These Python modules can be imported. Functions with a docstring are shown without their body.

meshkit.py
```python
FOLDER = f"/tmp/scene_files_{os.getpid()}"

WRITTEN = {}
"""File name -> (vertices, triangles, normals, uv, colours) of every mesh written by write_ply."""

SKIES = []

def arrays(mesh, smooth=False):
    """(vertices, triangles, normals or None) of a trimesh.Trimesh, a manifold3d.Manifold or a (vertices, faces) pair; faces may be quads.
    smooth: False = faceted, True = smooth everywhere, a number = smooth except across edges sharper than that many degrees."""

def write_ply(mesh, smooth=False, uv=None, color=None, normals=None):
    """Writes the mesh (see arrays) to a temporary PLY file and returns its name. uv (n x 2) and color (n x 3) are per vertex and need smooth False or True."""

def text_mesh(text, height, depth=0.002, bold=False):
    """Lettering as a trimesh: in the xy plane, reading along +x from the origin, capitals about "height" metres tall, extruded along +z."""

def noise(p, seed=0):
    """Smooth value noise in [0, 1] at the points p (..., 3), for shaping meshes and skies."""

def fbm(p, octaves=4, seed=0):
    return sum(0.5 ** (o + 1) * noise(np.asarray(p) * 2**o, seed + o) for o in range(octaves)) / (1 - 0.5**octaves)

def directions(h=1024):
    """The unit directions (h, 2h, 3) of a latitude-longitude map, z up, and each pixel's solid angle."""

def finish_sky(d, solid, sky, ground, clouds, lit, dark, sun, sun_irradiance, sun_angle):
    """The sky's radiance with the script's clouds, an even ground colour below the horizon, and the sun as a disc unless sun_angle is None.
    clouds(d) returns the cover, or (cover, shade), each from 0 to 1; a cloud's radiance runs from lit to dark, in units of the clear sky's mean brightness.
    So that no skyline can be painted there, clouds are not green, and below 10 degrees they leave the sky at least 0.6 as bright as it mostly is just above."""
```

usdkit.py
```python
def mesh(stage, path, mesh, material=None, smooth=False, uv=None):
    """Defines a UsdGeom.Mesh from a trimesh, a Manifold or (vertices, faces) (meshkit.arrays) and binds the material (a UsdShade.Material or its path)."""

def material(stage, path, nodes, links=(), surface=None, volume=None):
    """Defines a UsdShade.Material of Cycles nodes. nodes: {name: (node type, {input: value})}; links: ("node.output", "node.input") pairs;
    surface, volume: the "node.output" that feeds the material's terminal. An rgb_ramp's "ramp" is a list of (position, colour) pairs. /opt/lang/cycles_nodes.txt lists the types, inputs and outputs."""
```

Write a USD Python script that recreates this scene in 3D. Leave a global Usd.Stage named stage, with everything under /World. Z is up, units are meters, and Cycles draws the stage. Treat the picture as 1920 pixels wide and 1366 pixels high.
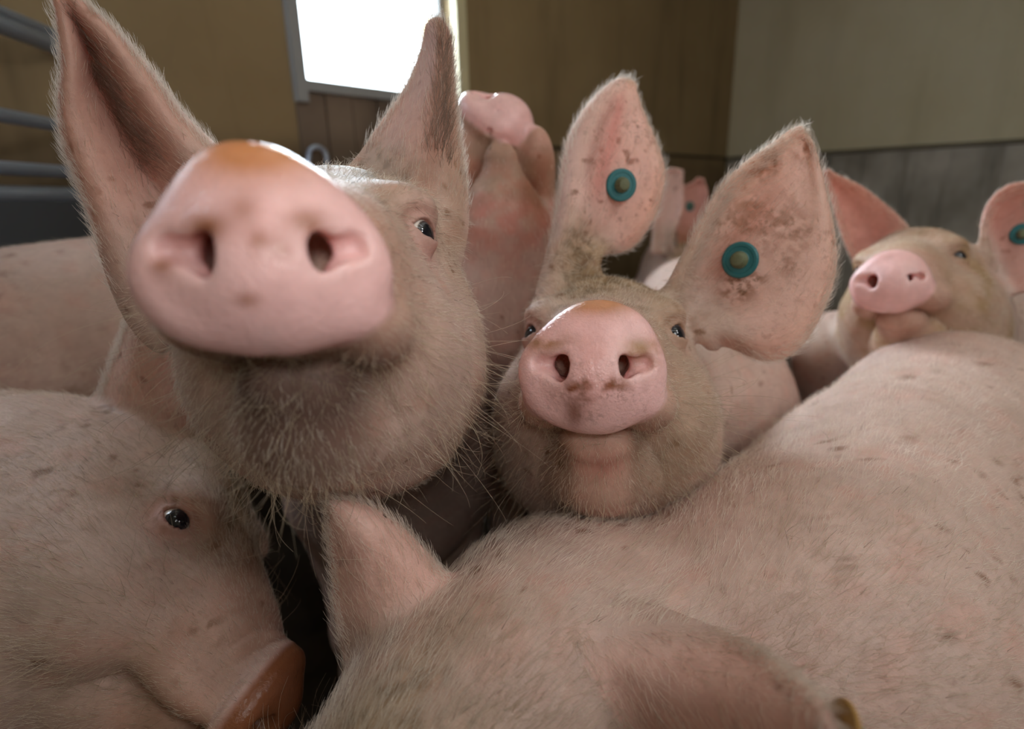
import math, numpy as np, trimesh, usdkit, meshkit
from scipy.spatial import cKDTree
from scipy.interpolate import RectBivariateSpline, CubicSpline
from pxr import Usd, UsdGeom, UsdLux, UsdShade, Sdf, Gf, Vt

stage = Usd.Stage.CreateInMemory()
UsdGeom.SetStageUpAxis(stage, 'Z')
UsdGeom.Xform.Define(stage, '/World')
RNG = np.random.default_rng(7)

# ------------------------------------------------------------------ camera
EYE = np.array([0.0, 0.0, 0.90])
FPX, PITCH, ROLL = 1066.67, math.radians(16.63), math.radians(1.293)
_f = np.array([0, math.cos(PITCH), -math.sin(PITCH)])
_r = np.array([1.0, 0, 0]); _d = np.cross(_f, _r)
RIGHT = _r * math.cos(ROLL) + _d * math.sin(ROLL)
DOWN = -_r * math.sin(ROLL) + _d * math.cos(ROLL)
FWD = _f
CAMR = np.array([RIGHT, DOWN, FWD])            # rows: camera axes in the world
cam = UsdGeom.Camera.Define(stage, '/World/camera')
M4 = Gf.Matrix4d(*[float(x) for x in (*RIGHT, 0, *(-DOWN), 0, *(-FWD), 0, *EYE, 1)])
cam.AddTransformOp().Set(M4)
cam.CreateHorizontalApertureAttr(36.0)
cam.CreateVerticalApertureAttr(36.0 * 1366 / 1920)
cam.CreateFocalLengthAttr(20.0)
cam.CreateFStopAttr(3.5)
cam.CreateFocusDistanceAttr(0.42)
cam.CreateClippingRangeAttr((0.01, 100.0))
cam.CreateExposureAttr(-0.28)

# ------------------------------------------------------------------ light
def look_at(p, target, up=(0, 0, 1)):
    z = np.asarray(p, float) - np.asarray(target, float); z /= np.linalg.norm(z)
    x = np.cross(up, z); x /= np.linalg.norm(x)
    y = np.cross(z, x)
    return Gf.Matrix4d(*[float(v) for v in (*x, 0, *y, 0, *z, 0, *p, 1)])

def rect_light(name, pos, target, w, h, intensity, color, up=(0, 0, 1)):
    l = UsdLux.RectLight.Define(stage, '/World/' + name)
    l.AddTransformOp().Set(look_at(pos, target, up))
    l.CreateWidthAttr(w); l.CreateHeightAttr(h)
    l.CreateIntensityAttr(intensity); l.CreateColorAttr(Gf.Vec3f(*color))
    return l

D_CORNER = 4.2
CORNER = np.array([math.sin(0.349), math.cos(0.349)]) * D_CORNER
W1 = np.array([-math.cos(0.785), -math.sin(0.785)])     # along the window wall, from the corner to the left
W2 = np.array([math.sin(0.785), -math.cos(0.785)])      # along the right wall, from the corner to the right
N1 = W2                                                  # into the room from the window wall
K = D_CORNER / 2.6
WIN0, WIN1, SILL, BAND = 1.423 * K, 1.797 * K, EYE[2] + 0.211 * K, EYE[2] + 0.125 * K
WIN_TOP = SILL + 1.22
CEIL = 2.6

def wp(t, z, off=0.0):
    p = CORNER + W1 * t + N1 * off
    return np.array([p[0], p[1], z])

dome = UsdLux.DomeLight.Define(stage, '/World/sky')
dome.CreateIntensityAttr(3.0); dome.CreateColorAttr(Gf.Vec3f(0.85, 0.93, 1.0))
wc = (WIN0 + WIN1) / 2
rect_light('window_daylight', wp(wc, (SILL + WIN_TOP) / 2 + 0.05, -0.30), wp(wc, (SILL + WIN_TOP) / 2, 1.0), 1.3, 1.9, 34.0, (0.80, 0.90, 1.0))
WIN2 = 4.15
rect_light('window_daylight_001', wp(WIN2, (SILL + WIN_TOP) / 2, 0.03), wp(WIN2 - 1.0, 0.5, 1.5), 0.6, 0.7, 13.0, (0.76, 0.88, 1.0))
rect_light('tube_lamp', (0.55, -0.25, CEIL - 0.06), (0.55, -0.25, 0), 1.2, 0.10, 6.0, (0.96, 0.98, 1.0), up=(0, 1, 0))
rect_light('tube_lamp_001', (0.75, 0.55, CEIL - 0.06), (0.75, 0.55, 0), 1.2, 0.10, 5.0, (0.96, 0.98, 1.0), up=(0, 1, 0))
rect_light('added_soft_fill', (0.66, -0.48, 1.62), (0.30, 0.5, 0.72), 0.36, 0.36, 9.0, (0.95, 0.98, 1.0))  # unseen soft fill, added to brighten the pigs from the front right
flash = UsdLux.SphereLight.Define(stage, '/World/camera_flash')     # the photographer's flash head, just above the lens
flash.AddTransformOp().Set(look_at((0.04, -0.09, 0.99), (0.12, 0.80, 0.86)))
flash.CreateRadiusAttr(.03); flash.CreateIntensityAttr(84.0); flash.CreateColorAttr(Gf.Vec3f(1.0, .99, .98))
sh = UsdLux.ShapingAPI.Apply(flash.GetPrim()); sh.CreateShapingConeAngleAttr(46.0); sh.CreateShapingConeSoftnessAttr(.7)
for i, q in enumerate(((1.15, 0.10, 2.05), (1.30, -0.25, 1.85), (1.35, -0.60, 1.25))):
    sl = UsdLux.SphereLight.Define(stage, '/World/bulb_lamp' + (f'_{i:03d}' if i else ''))
    sl.AddTranslateOp().Set(Gf.Vec3d(*q)); sl.CreateRadiusAttr(.08); sl.CreateIntensityAttr(42.0); sl.CreateColorAttr(Gf.Vec3f(.98, .98, 1.0))

# ------------------------------------------------------------------ helpers
def P(px, py, d):
    """A point d metres in front of the lens plane."""
    c = np.array([(px - 960) / FPX * d, (py - 683) / FPX * d, d])
    return EYE + c @ CAMR

def cdir(x, y, z):
    v = np.array([x, y, z], float) @ CAMR
    return v / np.linalg.norm(v)

USED = {}
def numbered(parent, name):
    k = (parent, name); n = USED.get(k, 0); USED[k] = n + 1
    return f'{parent}/{name}' if n == 0 else f'{parent}/{name}_{n:03d}'

def tag(prim, label=None, category=None, group=None, kind=None):
    for k, v in (('label', label), ('category', category), ('group', group), ('kind', kind)):
        if v: prim.SetCustomDataByKey(k, v)
    return prim

def thing(name, label, category, base, group=None):
    path = numbered('/World', name)
    x = UsdGeom.Xform.Define(stage, path)
    x.AddTranslateOp().Set(Gf.Vec3d(*map(float, base)))
    tag(x.GetPrim(), label, category, group)
    return path

def put(parent, name, mesh, mat, base=(0, 0, 0), smooth=30, label=None, **kw):
    path = numbered(parent, name)
    if not isinstance(mesh, trimesh.Trimesh):
        v, f = mesh; mesh = trimesh.Trimesh(v, f, process=False)
    m = mesh.copy(); m.vertices = m.vertices - np.asarray(base)
    u = usdkit.mesh(stage, path, m, mat, smooth=smooth)
    if label or kw: tag(u.GetPrim(), label, **kw)
    return path

def merge(ms): return trimesh.util.concatenate(ms)

def box(size, center, R=None):
    b = trimesh.creation.box(size)
    if R is not None:
        T = np.eye(4); T[:3, :3] = R; b.apply_transform(T)
    b.apply_translation(center); return b

def tube(pts, r, sides=14, caps=True):
    pts = np.asarray(pts, float); r = np.broadcast_to(r, (len(pts),))
    t = np.gradient(pts, axis=0); t /= np.linalg.norm(t, axis=1, keepdims=True)
    a = np.cross(t, [0.123, 0.31, 0.94]); a /= np.linalg.norm(a, axis=1, keepdims=True); b = np.cross(t, a)
    th = np.arange(sides) / sides * 2 * np.pi
    v = pts[:, None] + r[:, None, None] * (np.cos(th)[None, :, None] * a[:, None] + np.sin(th)[None, :, None] * b[:, None])
    n = len(pts); i, j = np.meshgrid(np.arange(n - 1), np.arange(sides), indexing='ij')
    q = np.stack([i * sides + j, i * sides + (j + 1) % sides, (i + 1) * sides + (j + 1) % sides, (i + 1) * sides + j], -1).reshape(-1, 4)
    f = np.vstack([q[:, [0, 1, 2]], q[:, [0, 2, 3]]]); V = v.reshape(-1, 3)
    if caps:
        V = np.vstack([V, pts[:1], pts[-1:]]); c0, c1 = len(V) - 2, len(V) - 1
        k = np.arange(sides); k2 = (k + 1) % sides
        f = np.vstack([f, np.stack([np.full(sides, c0), k2, k], 1), np.stack([np.full(sides, c1), (n - 1) * sides + k, (n - 1) * sides + k2], 1)])
    return trimesh.Trimesh(V, f, process=False)

def sstep(x, a, b):
    t = np.clip((x - a) / (b - a), 0, 1); return t * t * (3 - 2 * t)

# ------------------------------------------------------------------ signed distances
def smin(a, b, k):
    h = np.maximum(k - np.abs(a - b), 0) / k
    return np.minimum(a, b) - h * h * k * 0.25
def smax(a, b, k): return -smin(-a, -b, k)
def ell(p, c, r):
    q = (p - np.asarray(c, np.float32)); r = np.asarray(r, np.float32)
    k0 = np.sqrt(((q / r) ** 2).sum(-1)); k1 = np.sqrt(((q / (r * r)) ** 2).sum(-1)) + 1e-9
    return k0 * (k0 - 1) / k1
def cone(p, a, b, ra, rb):
    a = np.asarray(a, np.float32); b = np.asarray(b, np.float32); d = b - a
    t = np.clip(((p - a) @ d) / (d @ d), 0, 1)
    q = p - a - t[..., None] * d
    return np.sqrt((q * q).sum(-1)) - (ra + (rb - ra) * t)
def mir(p):
    q = p.copy(); q[..., 0] = np.abs(q[..., 0]); return q

class Ear:
    """A curved sheet given by rows (root to tip) of left and right edge points, thickened."""
    def __init__(self, rows, fr, dep, rowdep, th=(0.0085, 0.0028), n=(130, 90)):
        G = []
        for i, (l, r) in enumerate(rows):
            row = []
            for j, u in enumerate(fr):
                px = l[0] + (r[0] - l[0]) * u; py = l[1] + (r[1] - l[1]) * u
                row.append(P(px, py, rowdep[i] + dep[i][j]))
            G.append(row)
        G = np.array(G); self.G = G
        nr, nc = G.shape[:2]
        a, b = np.linspace(0, 1, nr), np.asarray(fr, float)
        s, t = np.linspace(0, 1, n[0]), np.linspace(0, 1, n[1])
        sp = [RectBivariateSpline(a, b, G[..., k], kx=3, ky=min(3, nc - 1)) for k in range(3)]
        X = np.stack([q(s, t) for q in sp], -1)
        du, dv = np.gradient(X, axis=0), np.gradient(X, axis=1)
        N = np.cross(du, dv); N /= np.linalg.norm(N, axis=-1, keepdims=True) + 1e-12
        L = du / (np.linalg.norm(du, axis=-1, keepdims=True) + 1e-12)
        S, T = np.meshgrid(s, t, indexing='ij')
        edge = np.minimum(np.minimum(T, 1 - T) * 2, (1 - S) * 2.5)
        half = th[1] + (th[0] - th[1]) * np.exp(-S / 0.16) + 0.0012 * sstep(edge, 0, .6)
        self.x, self.n, self.l = X.reshape(-1, 3), N.reshape(-1, 3), L.reshape(-1, 3)
        self.half, self.s, self.t = half.ravel(), S.ravel(), T.ravel()
        self.tree = cKDTree(self.x)
        self.lo, self.hi = self.x.min(0) - .03, self.x.max(0) + .03
        self.sp = max(np.linalg.norm(X[1:] - X[:-1], axis=-1).mean(), np.linalg.norm(X[:, 1:] - X[:, :-1], axis=-1).mean())
    def sdf(self, p):
        d = np.full(len(p), 1.0, np.float32)
        m = np.all((p > self.lo) & (p < self.hi), axis=1)
        d[~m] = np.maximum(np.maximum(self.lo - p[~m], p[~m] - self.hi).max(-1), 0) + .02
        if m.any():
            q = p[m]; _, i = self.tree.query(q, workers=-1)
            r = q - self.x[i]; dn = (r * self.n[i]).sum(-1)
            lat = np.sqrt(np.maximum((r * r).sum(-1) - dn * dn, 0))
            d[m] = np.sqrt(dn * dn + np.maximum(lat - .9 * self.sp, 0) ** 2) - self.half[i]
        return d

OUT_A = [(10, 223), (34.5, 194), (51, 192), (66, 197), (79, 206), (93, 212), (106, 216), (121, 211), (138, 201), (160, 204), (175, 226), (185, 240), (199, 248), (212, 242), (229, 227), (247, 204), (270, 193), (293, 202), (313, 219), (332, 237), (348, 247)]
OUT_B = [(0, 142), (17, 137), (40, 138), (60, 136), (81, 132), (104, 127), (132, 121), (157, 130), (176, 142), (192, 144), (207, 142), (228, 136), (252, 129), (270, 127), (288, 131), (313, 132), (336, 138)]
def outline(tab, width):
    a = np.radians([x[0] for x in tab]); r = np.array([x[1] for x in tab], float)
    o = np.argsort(a); a, r = a[o], r[o]
    k = CubicSpline(np.append(a, a[0] + 2 * np.pi), np.append(r, r[0]), bc_type='periodic')
    w = k(np.linspace(0, 2 * np.pi, 721)) / 1.0
    th = np.linspace(0, 2 * np.pi, 721)
    span = (w * np.cos(th)).max() - (w * np.cos(th)).min()
    return w / span * width                         # looked up by angle

class Head:
    """A pig's head: +u to the pig's left, +v back from the snout, +w up; metres."""
    def __init__(self, O, back, up, s=1.0, disc=OUT_B, width=0.10, disc_back=None, disc_up=None, **kw):
        self.O = np.asarray(O, float); self.s = s; self.kw = kw
        v = back / np.linalg.norm(back); w = up - v * (up @ v); w /= np.linalg.norm(w)
        self.R = np.array([np.cross(v, w), v, w])
        dv = v if disc_back is None else disc_back / np.linalg.norm(disc_back)
        du = w if disc_up is None else disc_up
        dw = du - dv * (du @ dv); dw /= np.linalg.norm(dw)
        self.D = np.array([np.cross(dv, dw), dv, dw])
        self.tab = outline(disc, width / s)
        e = kw.get('eye', (0.063, 0.172, 0.046)); self.eye = np.array(e)
        self.er = 0.0135
    def loc(self, p): return ((p - self.O) @ self.R.T / self.s).astype(np.float32)
    def dloc(self, p): return ((p - self.O) @ self.D.T / self.s).astype(np.float32)
    def wld(self, q): return self.O + (np.asarray(q, float) * self.s) @ self.R
    def eye_frame(self, side):
        e = self.eye * [side, 1, 1]
        n = np.array([side * 0.80, -0.50, 0.32]); n /= np.linalg.norm(n)       # outward
        a = np.array([side * 0.30, 0.75, -0.12 + self.kw.get('cant', 0)]); a -= n * (a @ n); a /= np.linalg.norm(a)  # inner to outer corner
        b = np.cross(n, a); b *= np.sign(b[2])
        return e, n, a, b
    def sdf(self, p):
        q = self.loc(p); m = mir(q); kw = self.kw
        jx, jw = kw.get('jowl', 1.0), kw.get('jowl_down', 0.0)
        d = cone(q / [1.08, 1, 1], (0, .022, -.002), (0, .12, .008), .0385, .050)
        d = smin(d, cone(q, (0, .10, .012), (0, .22, .045), .048, .068), .03)
        d = smin(d, ell(q, (0, .275, .055), (.083, .10, .064)), .035)
        d = smin(d, ell(m, (.052 * jx, .20, -.028), (.056, .095, .066)), .035)
        d = smin(d, ell(m, (.058 * jx, .27, -.072 - jw), (.060, .10, .078)), .04)
        ex, ey, ez = self.eye; d = smin(d, ell(m, (ex - .010, ey + .012, ez + .021), (.026, .034, .019)), .022)
        lp = kw.get('lips', 1.0); d = smin(d, ell(m, (.040 * lp, .078, -.022 - .006 * (lp - 1) / .25), (.022 * lp, .060, .021 * lp)), .014)      # upper lip
        jv = kw.get('jawv', 0.0); jr = kw.get('jawr', .020); jaw = smin(cone(q / [1.12, 1, 1], (0, .060 + jv, -.050), (0, .13 + jv * .4, -.072), jr, kw.get('jawe', .040)), ell(m, (.6 * jr, .066 + jv, -.050), (.9 * jr, .024, .7 * jr)), .018)
        jaw = smin(jaw, cone(q, (0, .13, -.072), (0, .27, -.105 - jw), kw.get('jawe', .040), .070), .03)
        back = sstep(q[:, 1], .09, .17)
        gap = np.exp(-((d - jaw) / .0035) ** 2) * (1 - sstep(q[:, 1], .10, .17)) * (q[:, 2] < .01)
        d = smin(d, jaw, (.009 if lp == 1 else .005) + .035 * back) + .0030 * gap
        d = smin(d, cone(q, (0, .27, -.02), (0, .36, -.03), .10, .12), .05)
        # wrinkles across the top of the snout, behind the disc
        wr = (np.sin(q[:, 1] * 2 * np.pi / .016) * np.exp(-((q[:, 1] - .045) / .022) ** 2)) * .0009 * sstep(q[:, 2], -.01, .02)
        d = d + wr
        d = d + .004 * (meshkit.fbm(q * 22, 2, 3) - .5).astype(np.float32) * sstep(q[:, 1], .04, .1)
        if kw.get('turned'): d = smin(d, cone(p, self.O + .048 * self.s * self.D[1], self.wld((0, .085, .0)), .036 * self.s, .045 * self.s) / self.s, .02)
        # snout disc
        g = self.dloc(p); rho = np.hypot(g[:, 0], g[:, 2]) + 1e-9
        th = np.degrees(np.arctan2(g[:, 2], g[:, 0])) % 360
        Rr = np.interp(th, np.linspace(0, 360, 721), self.tab).astype(np.float32)
        c = g[:, 1] - .0125 - .005 * (rho / Rr) ** 2
        h, rr = .0135, .0105
        d2 = (rho - Rr) * .96
        dd = np.hypot(np.maximum(d2 + rr, 0), np.maximum(np.abs(c) - h + rr, 0)) + np.minimum(np.maximum(d2 + rr, np.abs(c) - h + rr), 0) - rr
        d = smin(d, dd.astype(np.float32), .012)
        # nostrils
        gm = g.copy(); gm[:, 0] = np.abs(gm[:, 0] - kw.get('nx', 0)); gm[:, 2] -= kw.get('nw', 0)
        n1 = cone(gm / [1, 1, 1.35], (.0190, -.004, 0), (.0185, .036, .003), .0066, .0075)
        n2 = cone(gm, (.0205, -.002, .000), (.035, .001, .003), .0062, .0050)
        d = smax(d, -smin(n1, n2, .006), .006)
        fl = ell(gm, (.0315, .0065, -.0050), (.008, .005, .0034))
        d = smin(d, fl, .005)
        d = smax(d, -cone(g, (0, -.002, -.030), (0, .02, -.046), .0013, .003), .004)   # cleft of the lip
        # eyes
        for sd in (-1, 1):
            e, n, a, b = self.eye_frame(sd); r = q - e.astype(np.float32); L = np.sqrt((r * r).sum(-1))
            x, y, z = r @ a.astype(np.float32), r @ b.astype(np.float32), r @ n.astype(np.float32)
            d = smax(d, -(ell(np.stack([x, y, z], -1), (0, 0, .013), (.019, .012, .009))), .010)
            lid = L - (self.er + .0032)
            d = smin(d, lid, .007)
            R0 = .0158
            op = np.maximum(np.hypot(x, y - .0082) - R0, np.hypot(x, y + .0078) - R0)
            op = np.maximum(op, -z)
            d = smax(d, -op, .0016)
        return d * self.s

class Torso:
    """Trunk, neck and legs; S over the fore legs, B over the hind legs, in world metres."""
    def __init__(self, head, S, B, w=0.155, h=0.20, neck_r=(.10, .15), top=.70, legs=True, nv=.30, pts=None):
        self.head, self.w, self.h = head, w, h
        self.S, self.B = np.array(S, float), np.array(B, float)
        self.neck = head.wld((0, nv, -.015)) if head is not None else None
        self.nr, self.legs, self.extra = neck_r, legs, pts or []
        ax = self.B - self.S; ax[2] = 0; ax /= np.linalg.norm(ax)
        self.ax, self.side = ax, np.array([-ax[1], ax[0], 0])
    def sdf(self, p):
        ax, sd = self.ax, self.side
        q = p - self.S
        L = np.stack([q @ sd, q @ ax, q[:, 2]], -1).astype(np.float32)
        dB = self.B - self.S; ln = float(dB @ ax); dz = float(dB[2])
        k = self.h / self.w; A = L.copy(); A[:, 0] *= k
        d = cone(A, (0, 0, 0), (0, ln, dz), self.h, self.h * 1.02) / max(1, k) * 1.0
        d = smin(d, ell(L, (0, ln * .55, dz * .5 - .02), (self.w * 1.06, ln * .5, self.h * 1.02)), .05)
        d = smin(d, ell(L, (0, ln + .02, dz + .01), (self.w * .98, .2, self.h * .97)), .05)
        if self.neck is not None:
            d = smin(d, cone(p, self.neck, self.S + ax * .03 + [0, 0, -.01], *self.nr), .07)
        for a, b, ra, rb, kk in self.extra:
            d = smin(d, cone(p, a, b, ra, rb), kk)
        if self.legs:
            z0 = float(self.S[2])
            for sgn in (-1, 1):
                o = sgn * self.w * .62
                J = lambda x, y, z: (o + sgn * x, y, z - z0)
                fl = [(J(0, .02, z0 - .08), .085), (J(0, .05, .30), .052), (J(0, .01, .155), .036), (J(0, .015, .06), .029), (J(0, -.02, .022), .027)]
                hl = [(J(0, ln + .02, z0 - .06), .10), (J(.0, ln - .07, .33), .068), (J(0, ln + .085, .20), .036), (J(0, ln + .06, .06), .029), (J(0, ln + .025, .022), .027)]
                for ch in (fl, hl):
                    for (a, ra), (b, rb) in zip(ch[:-1], ch[1:]):
                        d = smin(d, cone(L, a, b, ra, rb), .025)
            d = smax(d, -p[:, 2].astype(np.float32), .004)
        return d

def axis(lo, hi, fine, parts, coarse):
    """Grid lines from lo to hi with the given spacing inside each (a, b, step) part."""
    x, out = lo, [lo]
    while x < hi:
        st = coarse
        for a, b, s_ in parts:
            if a <= x <= b: st = min(st, s_)
            elif x < a: st = min(st, max(s_, (a - x) * .25 + s_))
            else: st = min(st, (x - b) * .25 + s_)
        x += st; out.append(x)
    return np.array(out)

def surface(f, xs, ys, zs, lip=1.6):
    """Vertices and quads of f = 0 on a rectilinear grid (surface nets), f evaluated only near the surface."""
    n = (len(xs), len(ys), len(zs)); st = 4
    ci = [np.unique(np.append(np.arange(0, k, st), k - 1)) for k in n]
    ax = [xs, ys, zs]
    g = np.stack(np.meshgrid(*[a[i] for a, i in zip(ax, ci)], indexing='ij'), -1)
    dc = f(g.reshape(-1, 3)).reshape(g.shape[:3])
    cell = [np.diff(a[i]) for a, i in zip(ax, ci)]
    diag = np.sqrt(cell[0][:, None, None] ** 2 + cell[1][None, :, None] ** 2 + cell[2][None, None] ** 2)
    near = np.zeros(diag.shape, bool); 
    mn = np.full(diag.shape, 1e9)
    sg = np.zeros(diag.shape, int)
    for o in np.ndindex(2, 2, 2):
        c = dc[o[0]:o[0] + diag.shape[0], o[1]:o[1] + diag.shape[1], o[2]:o[2] + diag.shape[2]]
        mn = np.minimum(mn, np.abs(c)); sg += c < 0
    near = (mn < diag * .62 * lip / 1.2) | ((sg > 0) & (sg < 8))
    D = np.zeros(n, np.float32); done = np.zeros(n, bool)
    # far blocks take the sign of their corner
    rep = [np.searchsorted(i, np.arange(k), 'right') - 1 for i, k in zip(ci, n)]
    D[:] = np.sign(dc[np.ix_(*rep)]) * 1.0
    for bx, by, bz in [(0, 0, 0)]:
        cellmap = [np.minimum(r, len(i) - 2) for r, i in zip(rep, ci)]
        m = near[np.ix_(*cellmap)]
        # include shared faces of blocks
        for a in range(3):
            idx = ci[a][1:-1]
            sl = [slice(None)] * 3; sl[a] = idx; sp = [slice(None)] * 3; sp[a] = idx - 1
            m[tuple(sl)] |= m[tuple(sp)]
        done = m
    I = np.argwhere(done)
    pts = np.stack([xs[I[:, 0]], ys[I[:, 1]], zs[I[:, 2]]], -1)
    val = np.concatenate([f(c) for c in np.array_split(pts, max(1, len(pts) // 400000 + 1))])
    D[done] = val
    neg = D < 0
    cs = tuple(k - 1 for k in n)
    cnt = np.zeros(cs, np.int8)
    for o in np.ndindex(2, 2, 2):
        cnt += neg[o[0]:o[0] + cs[0], o[1]:o[1] + cs[1], o[2]:o[2] + cs[2]]
    C = np.argwhere((cnt > 0) & (cnt < 8))
    acc = np.zeros((len(C), 3)); num = np.zeros(len(C))
    corner = [np.array(o) for o in np.ndindex(2, 2, 2)]
    pos = lambda I: np.stack([xs[I[:, 0]], ys[I[:, 1]], zs[I[:, 2]]], -1)
    for a in range(3):
        for o in corner:
            if o[a]: continue
            o2 = o.copy(); o2[a] = 1
            i0, i1 = C + o, C + o2
            d0, d1 = D[i0[:, 0], i0[:, 1], i0[:, 2]], D[i1[:, 0], i1[:, 1], i1[:, 2]]
            m = (d0 < 0) != (d1 < 0)
            t = (d0[m] / (d0[m] - d1[m]))[:, None]
            acc[m] += pos(i0[m]) * (1 - t) + pos(i1[m]) * t; num[m] += 1
    V = acc / num[:, None]
    idx = np.full(cs, -1, np.int64); idx[C[:, 0], C[:, 1], C[:, 2]] = np.arange(len(C))
    F = []
    for a in range(3):
        b, c = (a + 1) % 3, (a + 2) % 3
        s0 = [slice(None)] * 3; s1 = [slice(None)] * 3; s0[a] = slice(0, -1); s1[a] = slice(1, None)
        e = np.argwhere(neg[tuple(s0)] != neg[tuple(s1)])
        ok = (e[:, b] > 0) & (e[:, c] > 0) & (e[:, b] < n[b] - 1) & (e[:, c] < n[c] - 1); e = e[ok]
        q = []
        for ob, oc in ((0, 0), (-1, 0), (-1, -1), (0, -1)):
            k = e.copy(); k[:, b] += ob; k[:, c] += oc; q.append(idx[k[:, 0], k[:, 1], k[:, 2]])
        q = np.stack(q, 1); inside = neg[e[:, 0], e[:, 1], e[:, 2]]
        q[~inside] = q[~inside][:, ::-1]
        F.append(q)
    F = np.vstack(F); F = F[(F >= 0).all(1)]
    # one Newton step onto the surface
    eps = 4e-4
    k = np.array([[1, -1, -1], [-1, -1, 1], [-1, 1, -1], [1, 1, 1]], float)
    gr = sum(f(V + kk * eps)[:, None] * kk for kk in k) / (4 * eps)
    d0 = f(V); g2 = (gr * gr).sum(1)
    step = np.clip(d0 / np.maximum(g2, .2), -.004, .004)
    V = V - gr * step[:, None]
    return V, F

def normals(V, F):
    n = np.zeros_like(V)
    fn = np.cross(V[F[:, 2]] - V[F[:, 0]], V[F[:, 3]] - V[F[:, 1]])
    for k in range(4): np.add.at(n, F[:, k], fn)
    return n / (np.linalg.norm(n, axis=1, keepdims=True) + 1e-20)

# ------------------------------------------------------------------ materials
LK = '/World/Looks/'
UsdGeom.Scope.Define(stage, '/World/Looks')
def plain(name, col, rough=.5, metal=0, spec=.5, bump=None, **kw):
    nodes = {'p': ('principled_bsdf', dict(base_color=col, roughness=rough, metallic=metal, specular_ior_level=spec, **kw))}
    links = []
    if bump:
        nodes['n'] = ('noise_texture', dict(scale=bump[0], detail=4)); nodes['g'] = ('geometry', {})
        nodes['b'] = ('bump', dict(strength=bump[1], distance=bump[2]))
        links += [('g.position', 'n.vector'), ('n.fac', 'b.height'), ('b.normal', 'p.normal')]
    return usdkit.material(stage, LK + name, nodes, links, surface='p.BSDF')

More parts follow.
